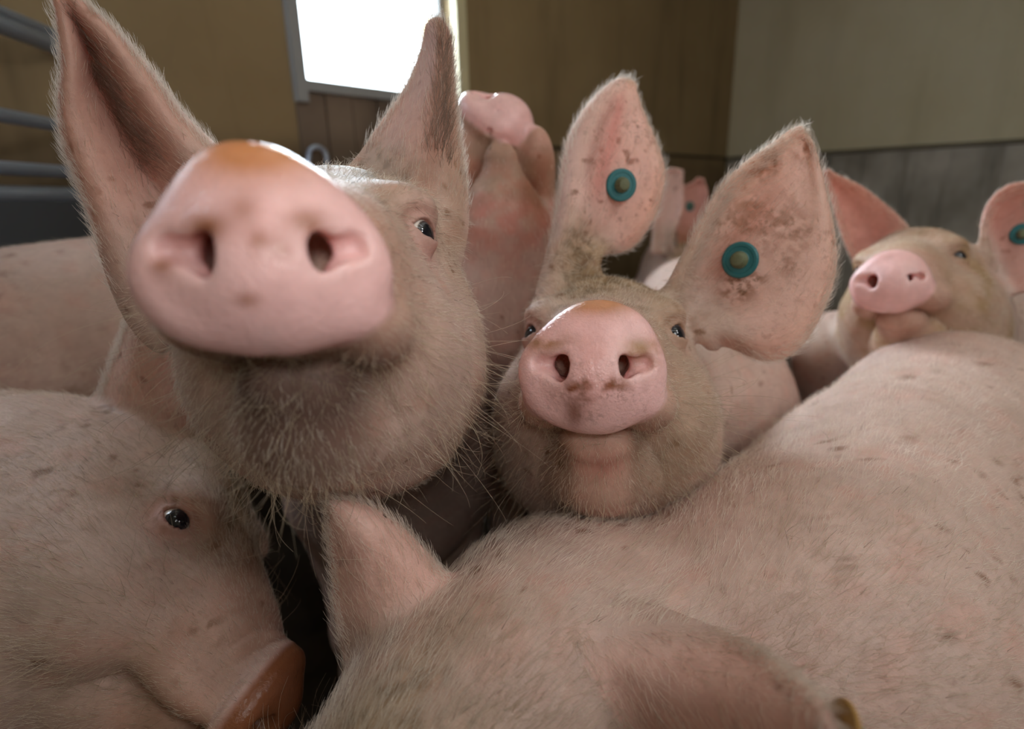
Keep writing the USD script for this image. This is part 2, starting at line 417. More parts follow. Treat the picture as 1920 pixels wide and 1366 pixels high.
def skin_material(name, sss=.18, bumps=.4):
    nodes = {
        'g': ('geometry', {}),
        'a': ('attribute', {'attribute': 'skin'}), 'm': ('attribute', {'attribute': 'mask'}),
        'sm': ('separate_color', {}),
        'n1': ('noise_texture', dict(scale=170, detail=5, roughness=.65)),
        'n2': ('noise_texture', dict(scale=45, detail=3, roughness=.6)),
        'r1': ('map_range', dict(range_type='smoothstep', from_min=.50, from_max=.60, to_min=0, to_max=1, clamp=True)),
        'r2': ('map_range', dict(from_min=.42, from_max=.60, to_min=.05, to_max=1.0, clamp=True)),
        'mu': ('math', dict(math_type='multiply')), 'mu2': ('math', dict(math_type='multiply', use_clamp=True)),
        'mx': ('mix_color', dict(blend_type='mix', b=(.135, .066, .022))),
        'n3': ('noise_texture', dict(scale=600, detail=3, roughness=.7)),
        'n4': ('noise_texture', dict(scale=60, detail=4, roughness=.6)),
        'v': ('mix_color', dict(blend_type='multiply', fac=.5)),
        'vr': ('rgb_ramp', dict(ramp=[(.3, (.80, .74, .70)), (.7, (1.1, 1.06, 1.03))])),
        'rw': ('map_range', dict(from_min=0, from_max=1, to_min=.58, to_max=.09, clamp=True)),
        'rn': ('math', dict(math_type='multiply_add', value2=.22)),
        'b': ('bump', dict(strength=bumps, distance=.0009)),
        'b2': ('bump', dict(strength=.25, distance=.003)),
        'n5': ('noise_texture', dict(scale=420, detail=2, roughness=.5)), 'w5': ('math', dict(math_type='multiply')), 'b3': ('bump', dict(strength=.5, distance=.0010)),
        'p': ('principled_bsdf', dict(subsurface_method='random_walk', subsurface_weight=sss, subsurface_scale=.004, subsurface_radius=(1.0, .40, .25), specular_ior_level=.45)),
    }
    links = [('g.position', 'n1.vector'), ('g.position', 'n2.vector'), ('g.position', 'n3.vector'), ('g.position', 'n4.vector'),
             ('n1.fac', 'r1.value'), ('n2.fac', 'r2.value'), ('r1.result', 'mu.value1'), ('r2.result', 'mu.value2'),
             ('m.color', 'sm.color'), ('mu.value', 'mu2.value1'), ('sm.r', 'mu2.value2'),
             ('n4.fac', 'vr.fac'), ('a.color', 'v.a'), ('vr.color', 'v.b'),
             ('v.result', 'mx.a'), ('mu2.value', 'mx.fac'), ('mx.result', 'p.base_color'),
             ('sm.g', 'rw.value'), ('rw.result', 'p.roughness'),
             ('n3.fac', 'b.height'), ('n4.fac', 'b2.height'), ('b2.normal', 'b.normal'), ('n5.fac', 'w5.value1'), ('sm.g', 'w5.value2'), ('w5.value', 'b3.height'), ('b.normal', 'b3.normal'), ('b3.normal', 'p.normal')]
    del nodes['rn']
    return usdkit.material(stage, LK + name, nodes, links, surface='p.BSDF')
SKIN = skin_material('pig_skin')

def hair_material(name, col, tr=.35, dark=None, tint=.3):
    dark = tuple(c * .5 for c in col) if dark is None else dark
    nodes = {'g': ('geometry', {}), 'n': ('noise_texture', dict(scale=26, detail=3)),
             'r': ('rgb_ramp', dict(ramp=[(.40, tuple(col)), (.66, dark)])),
             'a': ('attribute', {'attribute': 'skin'}), 'm': ('mix_color', dict(blend_type='mix', fac=tint)),
             'p': ('principled_bsdf', dict(roughness=.40, specular_ior_level=.5)),
             't': ('translucent_bsdf', {}),
             'x': ('mix_closure', dict(fac=tr))}
    return usdkit.material(stage, LK + name, nodes, [('g.position', 'n.vector'), ('n.fac', 'r.fac'), ('r.color', 'm.a'), ('a.color', 'm.b'), ('m.result', 'p.base_color'), ('m.result', 't.color'), ('p.BSDF', 'x.closure1'), ('t.BSDF', 'x.closure2')], surface='x.closure')
HAIR = hair_material('pig_hair', (.92, .84, .73), dark=(.66, .56, .43))
FRINGE = hair_material('ear_hair', (.90, .84, .76), .55, dark=(.8, .74, .66), tint=.1)
BRISTLE = hair_material('pig_bristle', (.66, .55, .38))
DARKHAIR = hair_material('pig_hair_dark', (.20, .145, .10), .2, tint=.25)
EYE_MAT = usdkit.material(stage, LK + 'eyeball', {
    'a': ('attribute', {'attribute': 'skin'}),
    'p': ('principled_bsdf', dict(roughness=.06, specular_ior_level=.6, coat_weight=.2, coat_roughness=.03))}, [('a.color', 'p.base_color')], surface='p.BSDF')
TAG = plain('tag_plastic', (.020, .145, .155), .38, bump=(300, .3, .0006))
OCHRE_TAG = plain('muddy_tag_plastic', (.30, .155, .032), .6, bump=(500, .4, .001))
STUD = plain('tag_stud_plastic', (.13, .14, .07), .6, bump=(700, .6, .001))

# ------------------------------------------------------------------ pig builder
def curves(path, pts, widths, mat, label=None, tint=None):
    """pts (n, k, 3)."""
    n, k = pts.shape[:2]
    c = UsdGeom.BasisCurves.Define(stage, path)
    c.CreateTypeAttr('linear'); c.CreateWrapAttr('nonperiodic')
    c.CreatePointsAttr(Vt.Vec3fArray.FromNumpy(pts.reshape(-1, 3).astype(np.float32)))
    c.CreateCurveVertexCountsAttr(Vt.IntArray.FromNumpy(np.full(n, k, np.int32)))
    c.CreateWidthsAttr(Vt.FloatArray.FromNumpy(widths.ravel().astype(np.float32))); c.SetWidthsInterpolation('vertex')
    UsdGeom.PrimvarsAPI(c).CreatePrimvar('skin', Sdf.ValueTypeNames.Color3fArray, 'uniform').Set(Vt.Vec3fArray.FromNumpy(np.clip(tint, 0, 1).astype(np.float32)))
    UsdShade.MaterialBindingAPI.Apply(c.GetPrim()).Bind(mat)
    tag(c.GetPrim(), label, kind='stuff')

def skin_mesh(path, V, F, skin, mask, mat, N):
    m = UsdGeom.Mesh.Define(stage, path)
    m.CreatePointsAttr(Vt.Vec3fArray.FromNumpy(V.astype(np.float32)))
    m.CreateFaceVertexCountsAttr(Vt.IntArray.FromNumpy(np.full(len(F), F.shape[1], np.int32)))
    m.CreateFaceVertexIndicesAttr(Vt.IntArray.FromNumpy(F.astype(np.int32).ravel()))
    m.CreateSubdivisionSchemeAttr('none')
    m.CreateNormalsAttr(Vt.Vec3fArray.FromNumpy(N.astype(np.float32))); m.SetNormalsInterpolation('vertex')
    pv = UsdGeom.PrimvarsAPI(m)
    pv.CreatePrimvar('skin', Sdf.ValueTypeNames.Color3fArray, 'vertex').Set(Vt.Vec3fArray.FromNumpy(np.clip(skin, 0, 1).astype(np.float32)))
    if mask is not None:
        pv.CreatePrimvar('mask', Sdf.ValueTypeNames.Color3fArray, 'vertex').Set(Vt.Vec3fArray.FromNumpy(np.clip(mask, 0, 1).astype(np.float32)))
    UsdShade.MaterialBindingAPI.Apply(m.GetPrim()).Bind(mat)

def mixc(c, col, f): return c * (1 - f[:, None]) + np.asarray(col) * f[:, None]
def lin(r, g, b):
    c = np.array([r, g, b]) / 255.0
    return np.where(c < .04045, c / 12.92, ((c + .055) / 1.055) ** 2.4)

BASE = lin(198, 171, 160); PINK = lin(236, 189, 186); EARIN = lin(224, 182, 171); OCHRE = lin(176, 118, 62); MUD = lin(150, 118, 72); GREEN = lin(152, 126, 84)

def eyeballs(root, base, head, sides=(-1, 1), gaze=None):
    for sd in sides:
        e, n, a, b = head.eye_frame(sd)
        m = trimesh.creation.icosphere(4, head.er * head.s * 1.0)
        c = head.wld(e)
        nw = n @ head.R
        gd = nw if gaze is None else (gaze - c) / np.linalg.norm(gaze - c)
        look = nw * .5 + gd * .5 + (a @ head.R) * head.kw.get('gaze_side', .2); look /= np.linalg.norm(look)
        cs = (m.vertices / (head.er * head.s)) @ look
        ang = np.degrees(np.arccos(np.clip(cs, -1, 1)))
        col = np.tile(lin(225, 215, 205), (len(ang), 1))
        col = mixc(col, lin(58, 50, 48), 1 - sstep(ang, 50, 54))
        col = mixc(col, lin(84, 88, 96), (1 - sstep(ang, 42, 48)) * .6)
        col = mixc(col, lin(12, 14, 24), 1 - sstep(ang, 37, 40))
        q = np.asarray(m.faces)
        skin_mesh(numbered(root, 'eye'), m.vertices + c - base, q, col, None, EYE_MAT, m.vertices / np.linalg.norm(m.vertices, axis=1, keepdims=True))

def ear_tag(root, base, pos, n, r=.0175, label=None, mat=None):
    n = n / np.linalg.norm(n)
    prof = [(0, .0032), (.0085, .0032), (.0092, .0026), (.0128, .0026), (.0134, .0032), (.0160, .0032), (.0175, .0022), (.0178, .0008), (.0172, -.0004), (0, -.0004)]
    m = trimesh.creation.revolve(np.array(prof)[::-1] * (r / .0178), sections=40)
    T = trimesh.geometry.align_vectors([0, 0, 1], n); T[:3, 3] = pos
    m.apply_transform(T); 
    if m.volume < 0: m.invert()
    tp = put(root, 'ear_tag', m, mat or TAG, base, 30, label=label)
    pr = [(0, .0125), (.0042, .0125), (.0058, .0118), (.0066, .0100), (.0070, .0075), (.0082, .0060), (.0086, .0025), (0, .0025)]
    s = trimesh.creation.revolve(np.array(pr)[::-1] * (r / .0178), sections=28); s.apply_transform(T)
    if s.volume < 0: s.invert()
    put(tp, 'tag_stud', s, STUD, base, 30)

def ear_at(e, px, py):
    c = (e.x - EYE) @ CAMR.T
    return int(np.argmin(np.hypot(c[:, 0] / c[:, 2] * FPX + 960 - px, c[:, 1] / c[:, 2] * FPX + 683 - py)))

def splash(mask, V, e, spots):
    for px, py, r, f in spots:
        mask[:, 0] = np.maximum(mask[:, 0], f * np.exp(-(np.linalg.norm(V - e.x[ear_at(e, px, py)], axis=1) / r) ** 2))

def stains(s, V, e, spots, col, gate=None):
    for px, py, r, f in spots:
        w = f * np.exp(-(np.linalg.norm(V - e.x[ear_at(e, px, py)], axis=1) / r) ** 2)
        s = mixc(s, col, np.clip(w * (1 if gate is None else gate) * 1.3, 0, 1))
    return s

def pig(name, label, head, torso, ears, paint=None, base=None, res=(.0028, .0018, .016), flow=None, hair=20000, hair_len=.011, hair_w=.00019, hair_fn=None,
        tags=(), gaze=None, seed=1, eyes=(-1, 1), fine_box=None, dark_hair=0, lift=.32, hollow_hair=0, tag_mat=None, bridge=0, tag_tilt=0.0):
    base = np.array([torso.S[0], torso.S[1], 0.0]) if base is None else np.asarray(base, float)
    root = thing(name, label, 'pig', base, 'pigs crowded together in the pen')
    def f(p):
        d = torso.sdf(p).astype(np.float32)
        if head is not None: d = smin(d, head.sdf(p), .035)
        for e in ears: d = smin(d, e.sdf(p), .016)
        return d
    pts = [torso.S + [-.24, -.24, 0], torso.S + [.24, .24, .26], torso.B + [-.26, -.26, 0], torso.B + [.26, .26, .26]]
    fine = []
    if head is not None:
        c = np.array([head.wld((x, y, z)) for x in (-.12, .12) for y in (-.012, .33) for z in (-.17, .12)]); pts += list(c); fine += list(c)
    for e in ears: pts += [e.lo, e.hi]; fine += [e.lo + .02, e.hi - .02]
    if fine_box is not None: fine += [np.array(b) for b in fine_box]
    pts = np.array(pts); lo, hi = pts.min(0) - .02, pts.max(0) + .02; lo[2] = -.015
    parts = [[], [], []]
    if fine:
        fine = np.array(fine)
        for k in range(3): parts[k].append((fine[:, k].min() - .005, fine[:, k].max() + .005, res[0]))
    if head is not None:
        c = np.array([head.O + (np.array([x, y, z]) * head.s) @ head.D for x in (-.05, .05) for y in (-.003, .03) for z in (-.05, .05)])
        for k in range(3): parts[k].append((c[:, k].min() - .002, c[:, k].max() + .002, res[1]))
    V, F = surface(f, *[axis(lo[k], hi[k], 0, parts[k], res[2]) for k in range(3)])
    N = normals(V, F)
    # ---- colours
    n1 = meshkit.fbm(V * 14 + seed * 3.7, 4, seed); n2 = meshkit.fbm(V * 45 + seed, 3, seed + 5)
    skin = BASE * (0.90 + .22 * n1[:, None]); mask = np.zeros((len(V), 3)); mask[:, 0] = .12
    skin = mixc(skin, lin(205, 150, 135), sstep(n2, .5, .75) * .35)
    q = head.loc(V) if head is not None else None
    eid = np.full(len(V), -1); es = np.zeros(len(V)); et = np.full(len(V), .5); el = np.zeros_like(V)
    for k, e in enumerate(ears):
        dd, i = e.tree.query(V, distance_upper_bound=.011); ok = np.isfinite(dd); ok[ok] &= e.s[i[ok]] > .12
        eid[ok] = k; es[ok] = e.s[i[ok]]; et[ok] = e.t[i[ok]]; el[ok] = e.l[i[ok]]
    earf = (eid >= 0) * sstep(es, .12, .35)
    skin = mixc(skin, EARIN, earf * .8)
    disc = np.zeros(len(V))
    if head is not None:
        g = head.dloc(V); rho = np.hypot(g[:, 0], g[:, 2]); th = np.degrees(np.arctan2(g[:, 2], g[:, 0])) % 360
        rel = rho / np.interp(th, np.linspace(0, 360, 721), head.tab)
        disc = (1 - sstep(g[:, 1], .018, .027)) * (1 - sstep(rel, 1.08, 1.2))
        skin = mixc(skin, PINK * 1.0, disc)
        muzzle = (1 - sstep(q[:, 1], .06, .16)) * (1 - disc)
        skin = mixc(skin, lin(190, 142, 118), muzzle * .55)
        # greenish-brown dirt on forehead and cheeks
        fd = np.exp(-((q[:, 1] - .20) / .085) ** 2 - (q[:, 0] / .060) ** 2) * sstep(q[:, 2], .02, .07) * (1 - earf)
        n3 = meshkit.fbm(V * 120 + seed, 3, seed + 9)
        fl = fd * sstep(n1, .24, .50); skin = mixc(skin, GREEN, np.clip(fl * .85, 0, 1)); skin = mixc(skin, lin(92, 72, 42), fl * sstep(n3, .48, .66) * .75); mask[:, 0] += fd * .75 * sstep(n1, .38, .6)
        for sd in (-1, 1):
            e, nn, a, b = head.eye_frame(sd); r = np.linalg.norm(q - e, axis=1)
            skin = mixc(skin, lin(196, 132, 122), np.exp(-(r / .022) ** 2) * .8)
            skin = mixc(skin, lin(120, 70, 60), (1 - sstep(r, head.er + .001, head.er + .0045)) * .6)
        nos = sstep(g[:, 1], .012, .022) * (1 - sstep(rel, .78, .9)) * disc
        skin = mixc(skin, lin(110, 50, 48), nos * .9)
        mask[:, 1] = np.maximum(mask[:, 1], disc * .95)
        mask[:, 0] *= (1 - disc * .8)
    fk = meshkit.fbm(V * 95 + seed * 1.7, 2, seed + 21); skin = mixc(skin, lin(116, 72, 38), sstep(fk, .70, .80) * sstep(n1, .40, .6) * .7 * (1 - disc))
    hoof = 1 - sstep(V[:, 2], .03, .05)
    skin = mixc(skin, lin(90, 70, 55), hoof)
    ctx = dict(V=V, N=N, q=q, head=head, n1=n1, n2=n2, earf=earf, eid=eid, es=es, et=et, disc=disc)
    if head is not None: ctx['g'] = g
    if paint: skin, mask = paint(skin, mask, ctx)
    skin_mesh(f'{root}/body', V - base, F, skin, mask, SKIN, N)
    if head is not None and eyes: eyeballs(root, base, head, eyes, EYE if gaze is None else gaze)
    for k, (s_, t_, face, r_) in enumerate(tags):
        e = ears[face[1]]
        i = ear_at(e, s_, t_)
        nn = e.n[i] * face[0]
        nt = nn + tag_tilt * -RIGHT; nt /= np.linalg.norm(nt)
        ear_tag(root, base, e.x[i] + nn * (e.half[i] + .0008 + .016 * np.sqrt(max(0, 1 - (nt @ nn) ** 2))), nt, r_, mat=tag_mat)
    # ---- coat
    if hair:
        rg = np.random.default_rng(seed * 11 + 3)
        tri = np.vstack([F[:, [0, 1, 2]], F[:, [0, 2, 3]]])
        fc = V[tri].mean(1)
        ar = np.linalg.norm(np.cross(V[tri[:, 1]] - V[tri[:, 0]], V[tri[:, 2]] - V[tri[:, 0]]), axis=1)
        view = EYE - fc; vd = np.linalg.norm(view, axis=1)
        fn = N[tri[:, 0]]; facing = (fn * view).sum(1) / vd
        dsc = disc[tri[:, 0]]
        wgt = ar * (1 - dsc) * sstep(facing, -.75, -.15) * np.clip((.45 / vd) ** 1.6, 0, 3) * (fc[:, 2] > .25)
        c = (fc - EYE) @ CAMR.T; X = c[:, 0] / np.maximum(c[:, 2], .05) * FPX + 960; Y = c[:, 1] / np.maximum(c[:, 2], .05) * FPX + 683
        wgt *= (c[:, 2] > .05) * (X > -250) * (X < 2170) * (Y > -200) * (Y < 1566)
        if head is not None:
            for sd in (-1, 1):
                wgt *= np.linalg.norm(q[tri[:, 0]] - head.eye_frame(sd)[0], axis=1) > head.er + .006
        wgt *= 1 - .45 * (earf[tri[:, 0]])
        if hair_fn is not None: wgt *= hair_fn(fc, fn)
        hollow = ((eid == 0) * np.exp(-((et - .62) / .13) ** 2) + (eid == 1) * (seed == 1) * np.exp(-((et - .70) / .12) ** 2)) * sstep(es, .2, .35) * (1 - sstep(es, .85, .95))
        def grow(n, ln, wd, mat, nm, extra=None, k=4, lift=lift, jit=.22, curl=.0):
            w = wgt if extra is None else wgt * extra
            cs = np.cumsum(w); pick = np.searchsorted(cs, rg.random(n) * cs[-1])
            pick = np.minimum(pick, len(tri) - 1)
            u = rg.random((n, 2)); s_ = u.sum(1) > 1; u[s_] = 1 - u[s_]
            T = tri[pick]; root_p = V[T[:, 0]] + (V[T[:, 1]] - V[T[:, 0]]) * u[:, :1] + (V[T[:, 2]] - V[T[:, 0]]) * u[:, 1:]
            nn = N[T[:, 0]]
            d = np.tile(torso.ax, (n, 1)) + [0, 0, -.35]
            if head is not None:
                qq = q[T[:, 0]]; hv = np.tile(head.R[1], (n, 1)) + head.R[0] * (np.sign(qq[:, :1]) * sstep(np.abs(qq[:, 0]), .02, .08)[:, None] * .5) - head.R[2] * (sstep(-qq[:, 2], -.03, .06)[:, None] * .6)
                wq = (1 - sstep(qq[:, 1], .26, .38))[:, None] * (np.abs(qq[:, :1]) < .25)
                d = d * (1 - wq) + hv * wq
            ie = eid[T[:, 0]] >= 0
            d[ie] = el[T[ie, 0]]
            if flow is not None: d = flow(root_p, d)
            d = d + rg.normal(0, jit, (n, 3))
            d -= nn * (d * nn).sum(1, keepdims=True); d /= np.linalg.norm(d, axis=1, keepdims=True) + 1e-9
            L = ln * rg.uniform(.55, 1.35, n)[:, None] if np.ndim(ln) == 0 else ln[T[:, 0]][:, None] * rg.uniform(.6, 1.3, n)[:, None]
            if head is not None:
                L = L * (.45 + .55 * sstep(np.linalg.norm(root_p - head.O, axis=1), .05, .22))[:, None]
            t = np.linspace(0, 1, k); lf = lift * rg.uniform(.5, 1.6, n)[:, None]
            bend = rg.normal(0, .25 + curl, (n, 3))
            pp = np.stack([root_p - nn * .0004 + L * (d * ti + nn * lf * (ti - .45 * ti ** 2) * 1.4 + bend * ti ** 2 * .25) for ti in t], 1)
            W = wd * rg.uniform(.7, 1.25, n)[:, None] * np.linspace(1, .35, k)[None]
            curves(numbered(root, nm), pp - base, W, mat, tint=skin[T[:, 0]])
        grow(hair, hair_len, hair_w, HAIR, 'coat', k=3)
        if ears and hair > 3000:
            edge = earf * np.maximum(np.maximum(1 - sstep(et, .02, .09), sstep(et, .91, .98)), sstep(es, .93, .98))
            grow(int(hair * .15), .0095, hair_w, FRINGE, 'ear_fringe', extra=edge[tri[:, 0]] * 4 + 1e-9, k=3, lift=.5, jit=.3)
        if dark_hair: grow(dark_hair, hair_len * .8, hair_w * 1.1, DARKHAIR, 'dark_bristles', k=3)
        if hollow_hair: grow(hollow_hair, .016, hair_w * 1.1, DARKHAIR, 'ear_hollow_hair', extra=hollow[tri[:, 0]] + 1e-9, k=4, lift=.4, jit=.25)
        if head is not None and hair > 6000:
            chin = np.exp(-((q[tri[:, 0], 1] - .09) / .07) ** 2) * sstep(-q[tri[:, 0], 2], .0, .04)
            ck = np.exp(-((q[tri[:, 0], 1] - .12) / .07) ** 2) * sstep(np.abs(q[tri[:, 0], 0]), .045, .06) * sstep(-q[tri[:, 0], 2], -.03, .01)
            grow(130, .042, hair_w * 1.1, BRISTLE, 'whiskers', extra=ck + 1e-9, k=6, lift=1.3, jit=.5, curl=.5)
            if bridge: grow(bridge, .045, hair_w * 1.1, BRISTLE, 'bridge_bristles', extra=np.exp(-((q[tri[:, 0], 1] - .10) / .07) ** 2) * sstep(q[tri[:, 0], 2], .01, .03) + 1e-9, k=6, lift=1.1, jit=.5, curl=.6)
            grow(int(hair * .012) + 60, .034, hair_w * 1.15, BRISTLE, 'whiskers', extra=chin, k=6, lift=.9, jit=.55, curl=.7)
    return root, V, F


# ------------------------------------------------------------------ room
def wall_material(name, upper, lower, band, stain, rough=.75, streak=.7):
    nodes = {
        'g': ('geometry', {}), 's': ('separate_xyz', {}),
        'mp': ('mapping', dict(scale=(1, 1, .12))),
        'n1': ('noise_texture', dict(scale=2.2, detail=5, roughness=.6)), 'n2': ('noise_texture', dict(scale=14, detail=4, roughness=.7)),
        'n3': ('noise_texture', dict(scale=7, detail=4, roughness=.6)),
        'wob': ('math', dict(math_type='multiply_add', value2=.10)),
        'h': ('map_range', dict(range_type='smoothstep', from_min=band - .03, from_max=band + .07, to_min=0, to_max=1, clamp=True)),
        'c1': ('mix_color', dict(a=lower, b=upper)),
        'r1': ('map_range', dict(from_min=.35, from_max=.7, to_min=0, to_max=.75, clamp=True)),
        'c2': ('mix_color', dict(b=stain)),
        'r3': ('map_range', dict(from_min=.50, from_max=.68, to_min=0, to_max=streak, clamp=True)),
        'c3': ('mix_color', dict(b=tuple(x * .45 for x in stain))),
        'b': ('bump', dict(strength=.3, distance=.004)),
        'p': ('principled_bsdf', dict(roughness=rough, specular_ior_level=.3))}
    links = [('g.position', 's.vector'), ('g.position', 'n1.vector'), ('g.position', 'n2.vector'), ('g.position', 'mp.vector'), ('mp.vector', 'n3.vector'),
             ('n1.fac', 'wob.value1'), ('s.z', 'wob.value3'), ('wob.value', 'h.value'), ('h.result', 'c1.fac'),
             ('n1.fac', 'r1.value'), ('c1.result', 'c2.a'), ('r1.result', 'c2.fac'),
             ('n3.fac', 'r3.value'), ('c2.result', 'c3.a'), ('r3.result', 'c3.fac'), ('c3.result', 'p.base_color'),
             ('n2.fac', 'b.height'), ('b.normal', 'p.normal')]
    return usdkit.material(stage, LK + name, nodes, links, surface='p.BSDF')

WALL1 = wall_material('ochre_plaster', lin(150, 128, 94), lin(100, 82, 60), BAND, lin(132, 110, 78), streak=.45)
WALL2 = wall_material('beige_plaster', lin(198, 188, 162), lin(180, 170, 152), BAND - .6, lin(186, 174, 144), streak=.18)
BOARD = wall_material('grey_board', lin(184, 176, 166), lin(162, 154, 144), BAND - .8, lin(100, 92, 80), .6)
FLOORM = wall_material('wet_concrete', lin(70, 60, 50), lin(58, 48, 40), -5, lin(44, 36, 30), .5)
STEEL = plain('galvanised_steel', lin(140, 150, 164), .36, .45, bump=(90, .2, .001))
DARKB = plain('grey_plastic_board', lin(70, 74, 80), .5, bump=(20, .2, .002))
FRAME = plain('window_frame_paint', lin(150, 150, 150), .45)
FRAMEY = plain('pale_wood_frame', lin(206, 196, 160), .5)
DARKP = plain('dark_rubber', lin(40, 36, 34), .7)
STAINW = wall_material('stained_plaster', lin(130, 112, 96), lin(104, 88, 72), BAND, lin(92, 76, 66))
GLASS = usdkit.material(stage, LK + 'window_glass', {'f': ('fresnel', {'IOR': 1.45}), 't': ('transparent_bsdf', {'color': (.96, .98, .98)}), 'g': ('glossy_bsdf', {'roughness': .02, 'color': (1, 1, 1)}), 'x': ('mix_closure', {})},
                        [('f.fac', 'x.fac'), ('t.BSDF', 'x.closure1'), ('g.BSDF', 'x.closure2')], surface='x.closure')

def slab(p0, p1, z0, z1, nrm, th):
    """A wall piece from p0 to p1 (2-D), its room face on that line, th thick away from the room."""
    p0, p1 = np.asarray(p0), np.asarray(p1); n = np.asarray(nrm)
    v = [(*p, z) for z in (z0, z1) for p in (p0, p1, p1 - n * th, p0 - n * th)]
    return trimesh.convex.convex_hull(np.array(v))
c2 = lambda t, off=0: CORNER + W1 * t + N1 * off
LW1, LW2 = 5.2, 5.6
T = .18
w1 = merge([slab(c2(-T), c2(WIN0), 0, CEIL, N1, T), slab(c2(WIN1), c2(LW1), 0, CEIL, N1, T), slab(c2(WIN0), c2(WIN1), 0, SILL, N1, T), slab(c2(WIN0), c2(WIN1), WIN_TOP, CEIL, N1, T)])
p = put('/World', 'wall_back', w1, WALL1, smooth=False, kind='structure', label='ochre plastered wall with the bright window')
N2 = W1
w2 = slab(CORNER - W2 * T, CORNER + W2 * LW2, 0, CEIL, N2, T)
put('/World', 'wall_right', w2, WALL2, smooth=False, kind='structure', label='beige plastered wall on the right behind the standing pig')
far = CORNER + W1 * LW1 + W2 * LW2
put('/World', 'wall_left', slab(CORNER + W1 * LW1, far, 0, CEIL, -N2, T), WALL2, smooth=False, kind='structure', label='plain plastered wall at the left end of the room')
put('/World', 'wall_front', slab(CORNER + W2 * LW2, far, 0, CEIL, -N1, T), WALL2, smooth=False, kind='structure', label='plain plastered wall behind the camera')
quad = np.array([CORNER - W1 * T - W2 * T, CORNER + W1 * LW1 - W2 * T, far, CORNER + W2 * LW2 - W1 * T])
def plate(z0, z1): return trimesh.convex.convex_hull(np.array([(*q_, z) for q_ in quad for z in (z0, z1)]))
put('/World', 'floor', plate(-.1, 0), FLOORM, smooth=False, kind='structure', label='dark wet concrete floor under the pigs')
put('/World', 'ceiling', plate(CEIL, CEIL + .1), WALL2, smooth=False, kind='structure', label='plain ceiling of the pig house')
# lower wall lining of the right wall with its top ledge
wl = UsdGeom.Xform.Define(stage, '/World/trim_1'); tag(wl.GetPrim(), 'grey lining boards along the foot of the right wall', None, kind='structure')
nb = 7; L0 = 0.02; step = (LW2 - .1) / nb
for i in range(nb):
    a, b = CORNER + W2 * (L0 + i * step + .002) + N2 * .022, CORNER + W2 * (L0 + (i + 1) * step - .002) + N2 * .022
    put('/World/trim_1', 'panel', slab(a, b, .0, BAND - .022, N2, .021), BOARD, smooth=False)
a, b = CORNER + W2 * .0 + N2 * .034, CORNER + W2 * (LW2 - .1) + N2 * .034
put('/World/trim_1', 'ledge', slab(a, b, BAND - .02, BAND, N2, .033), plain('ledge_paint', lin(92, 82, 62), .6), smooth=False)
# the stained lining under the window: boards
put('/World', 'trim_2', slab(c2(.03, .012), c2(1.25 * K * .9, .012), BAND - .012, BAND, N1, .011), plain('dark_seam', lin(52, 42, 28), .7), smooth=False, kind='structure', label='dark seam line along the back wall next to the corner')
wx = UsdGeom.Xform.Define(stage, '/World/trim_3'); tag(wx.GetPrim(), 'brown stained boards on the wall below the window', None, kind='structure')
ub = np.linspace(WIN0 - .02, WIN1 + .03, 8)
for i in range(7):
    put('/World/trim_3', 'plank', slab(c2(ub[i] + .002, .014 + .003 * (i % 2)), c2(ub[i + 1] - .002, .014 + .003 * (i % 2)), .5, SILL - .03, N1, .013), STAINW, smooth=False)
# window
win = UsdGeom.Xform.Define(stage, '/World/window_1'); tag(win.GetPrim(), 'bright overexposed window in the back wall', None, kind='structure')
def rounded_frame(x0, x1, z0, z1, b, r, off0, off1):
    from shapely.geometry import box as sbox
    o = sbox(x0, z0, x1, z1); i = sbox(x0 + b + r, z0 + b + r, x1 - b - r, z1 - b - r).buffer(r)
    m = trimesh.creation.extrude_polygon(o.difference(i), off1 - off0, engine='earcut')
    v = m.vertices
    out = np.stack([CORNER[0] + W1[0] * v[:, 0] + N1[0] * (off0 + v[:, 2]), CORNER[1] + W1[1] * v[:, 0] + N1[1] * (off0 + v[:, 2]), v[:, 1]], 1)
    return trimesh.Trimesh(out, m.faces[:, ::-1], process=False)
put('/World/window_1', 'window_frame', rounded_frame(WIN0, WIN1, SILL, WIN_TOP, .018, .035, -.10, -.05), FRAME)
put('/World/window_1', 'pane', merge([slab(c2(WIN0 + .01, -.07), c2(WIN1 - .01, -.07), SILL + .01, WIN_TOP - .01, N1, .004)]), GLASS, smooth=False)
put('/World/window_1', 'side_post', merge([slab(c2(WIN0 - .045, .03), c2(WIN0 + .004, .03), SILL - .03, WIN_TOP + .04, N1, .029)]), FRAMEY, smooth=False, label='pale wooden post at the right side of the window')
put('/World/window_1', 'side_post', merge([slab(c2(WIN1 - .004, .03), c2(WIN1 + .03, .03), SILL - .06, WIN_TOP + .04, N1, .029)]), FRAME, smooth=False)
put('/World/window_1', 'window_sill', slab(c2(WIN0 - .02, .028), c2(WIN1 + .02, .028), SILL - .028, SILL - .001, N1, .08), FRAME, smooth=False)
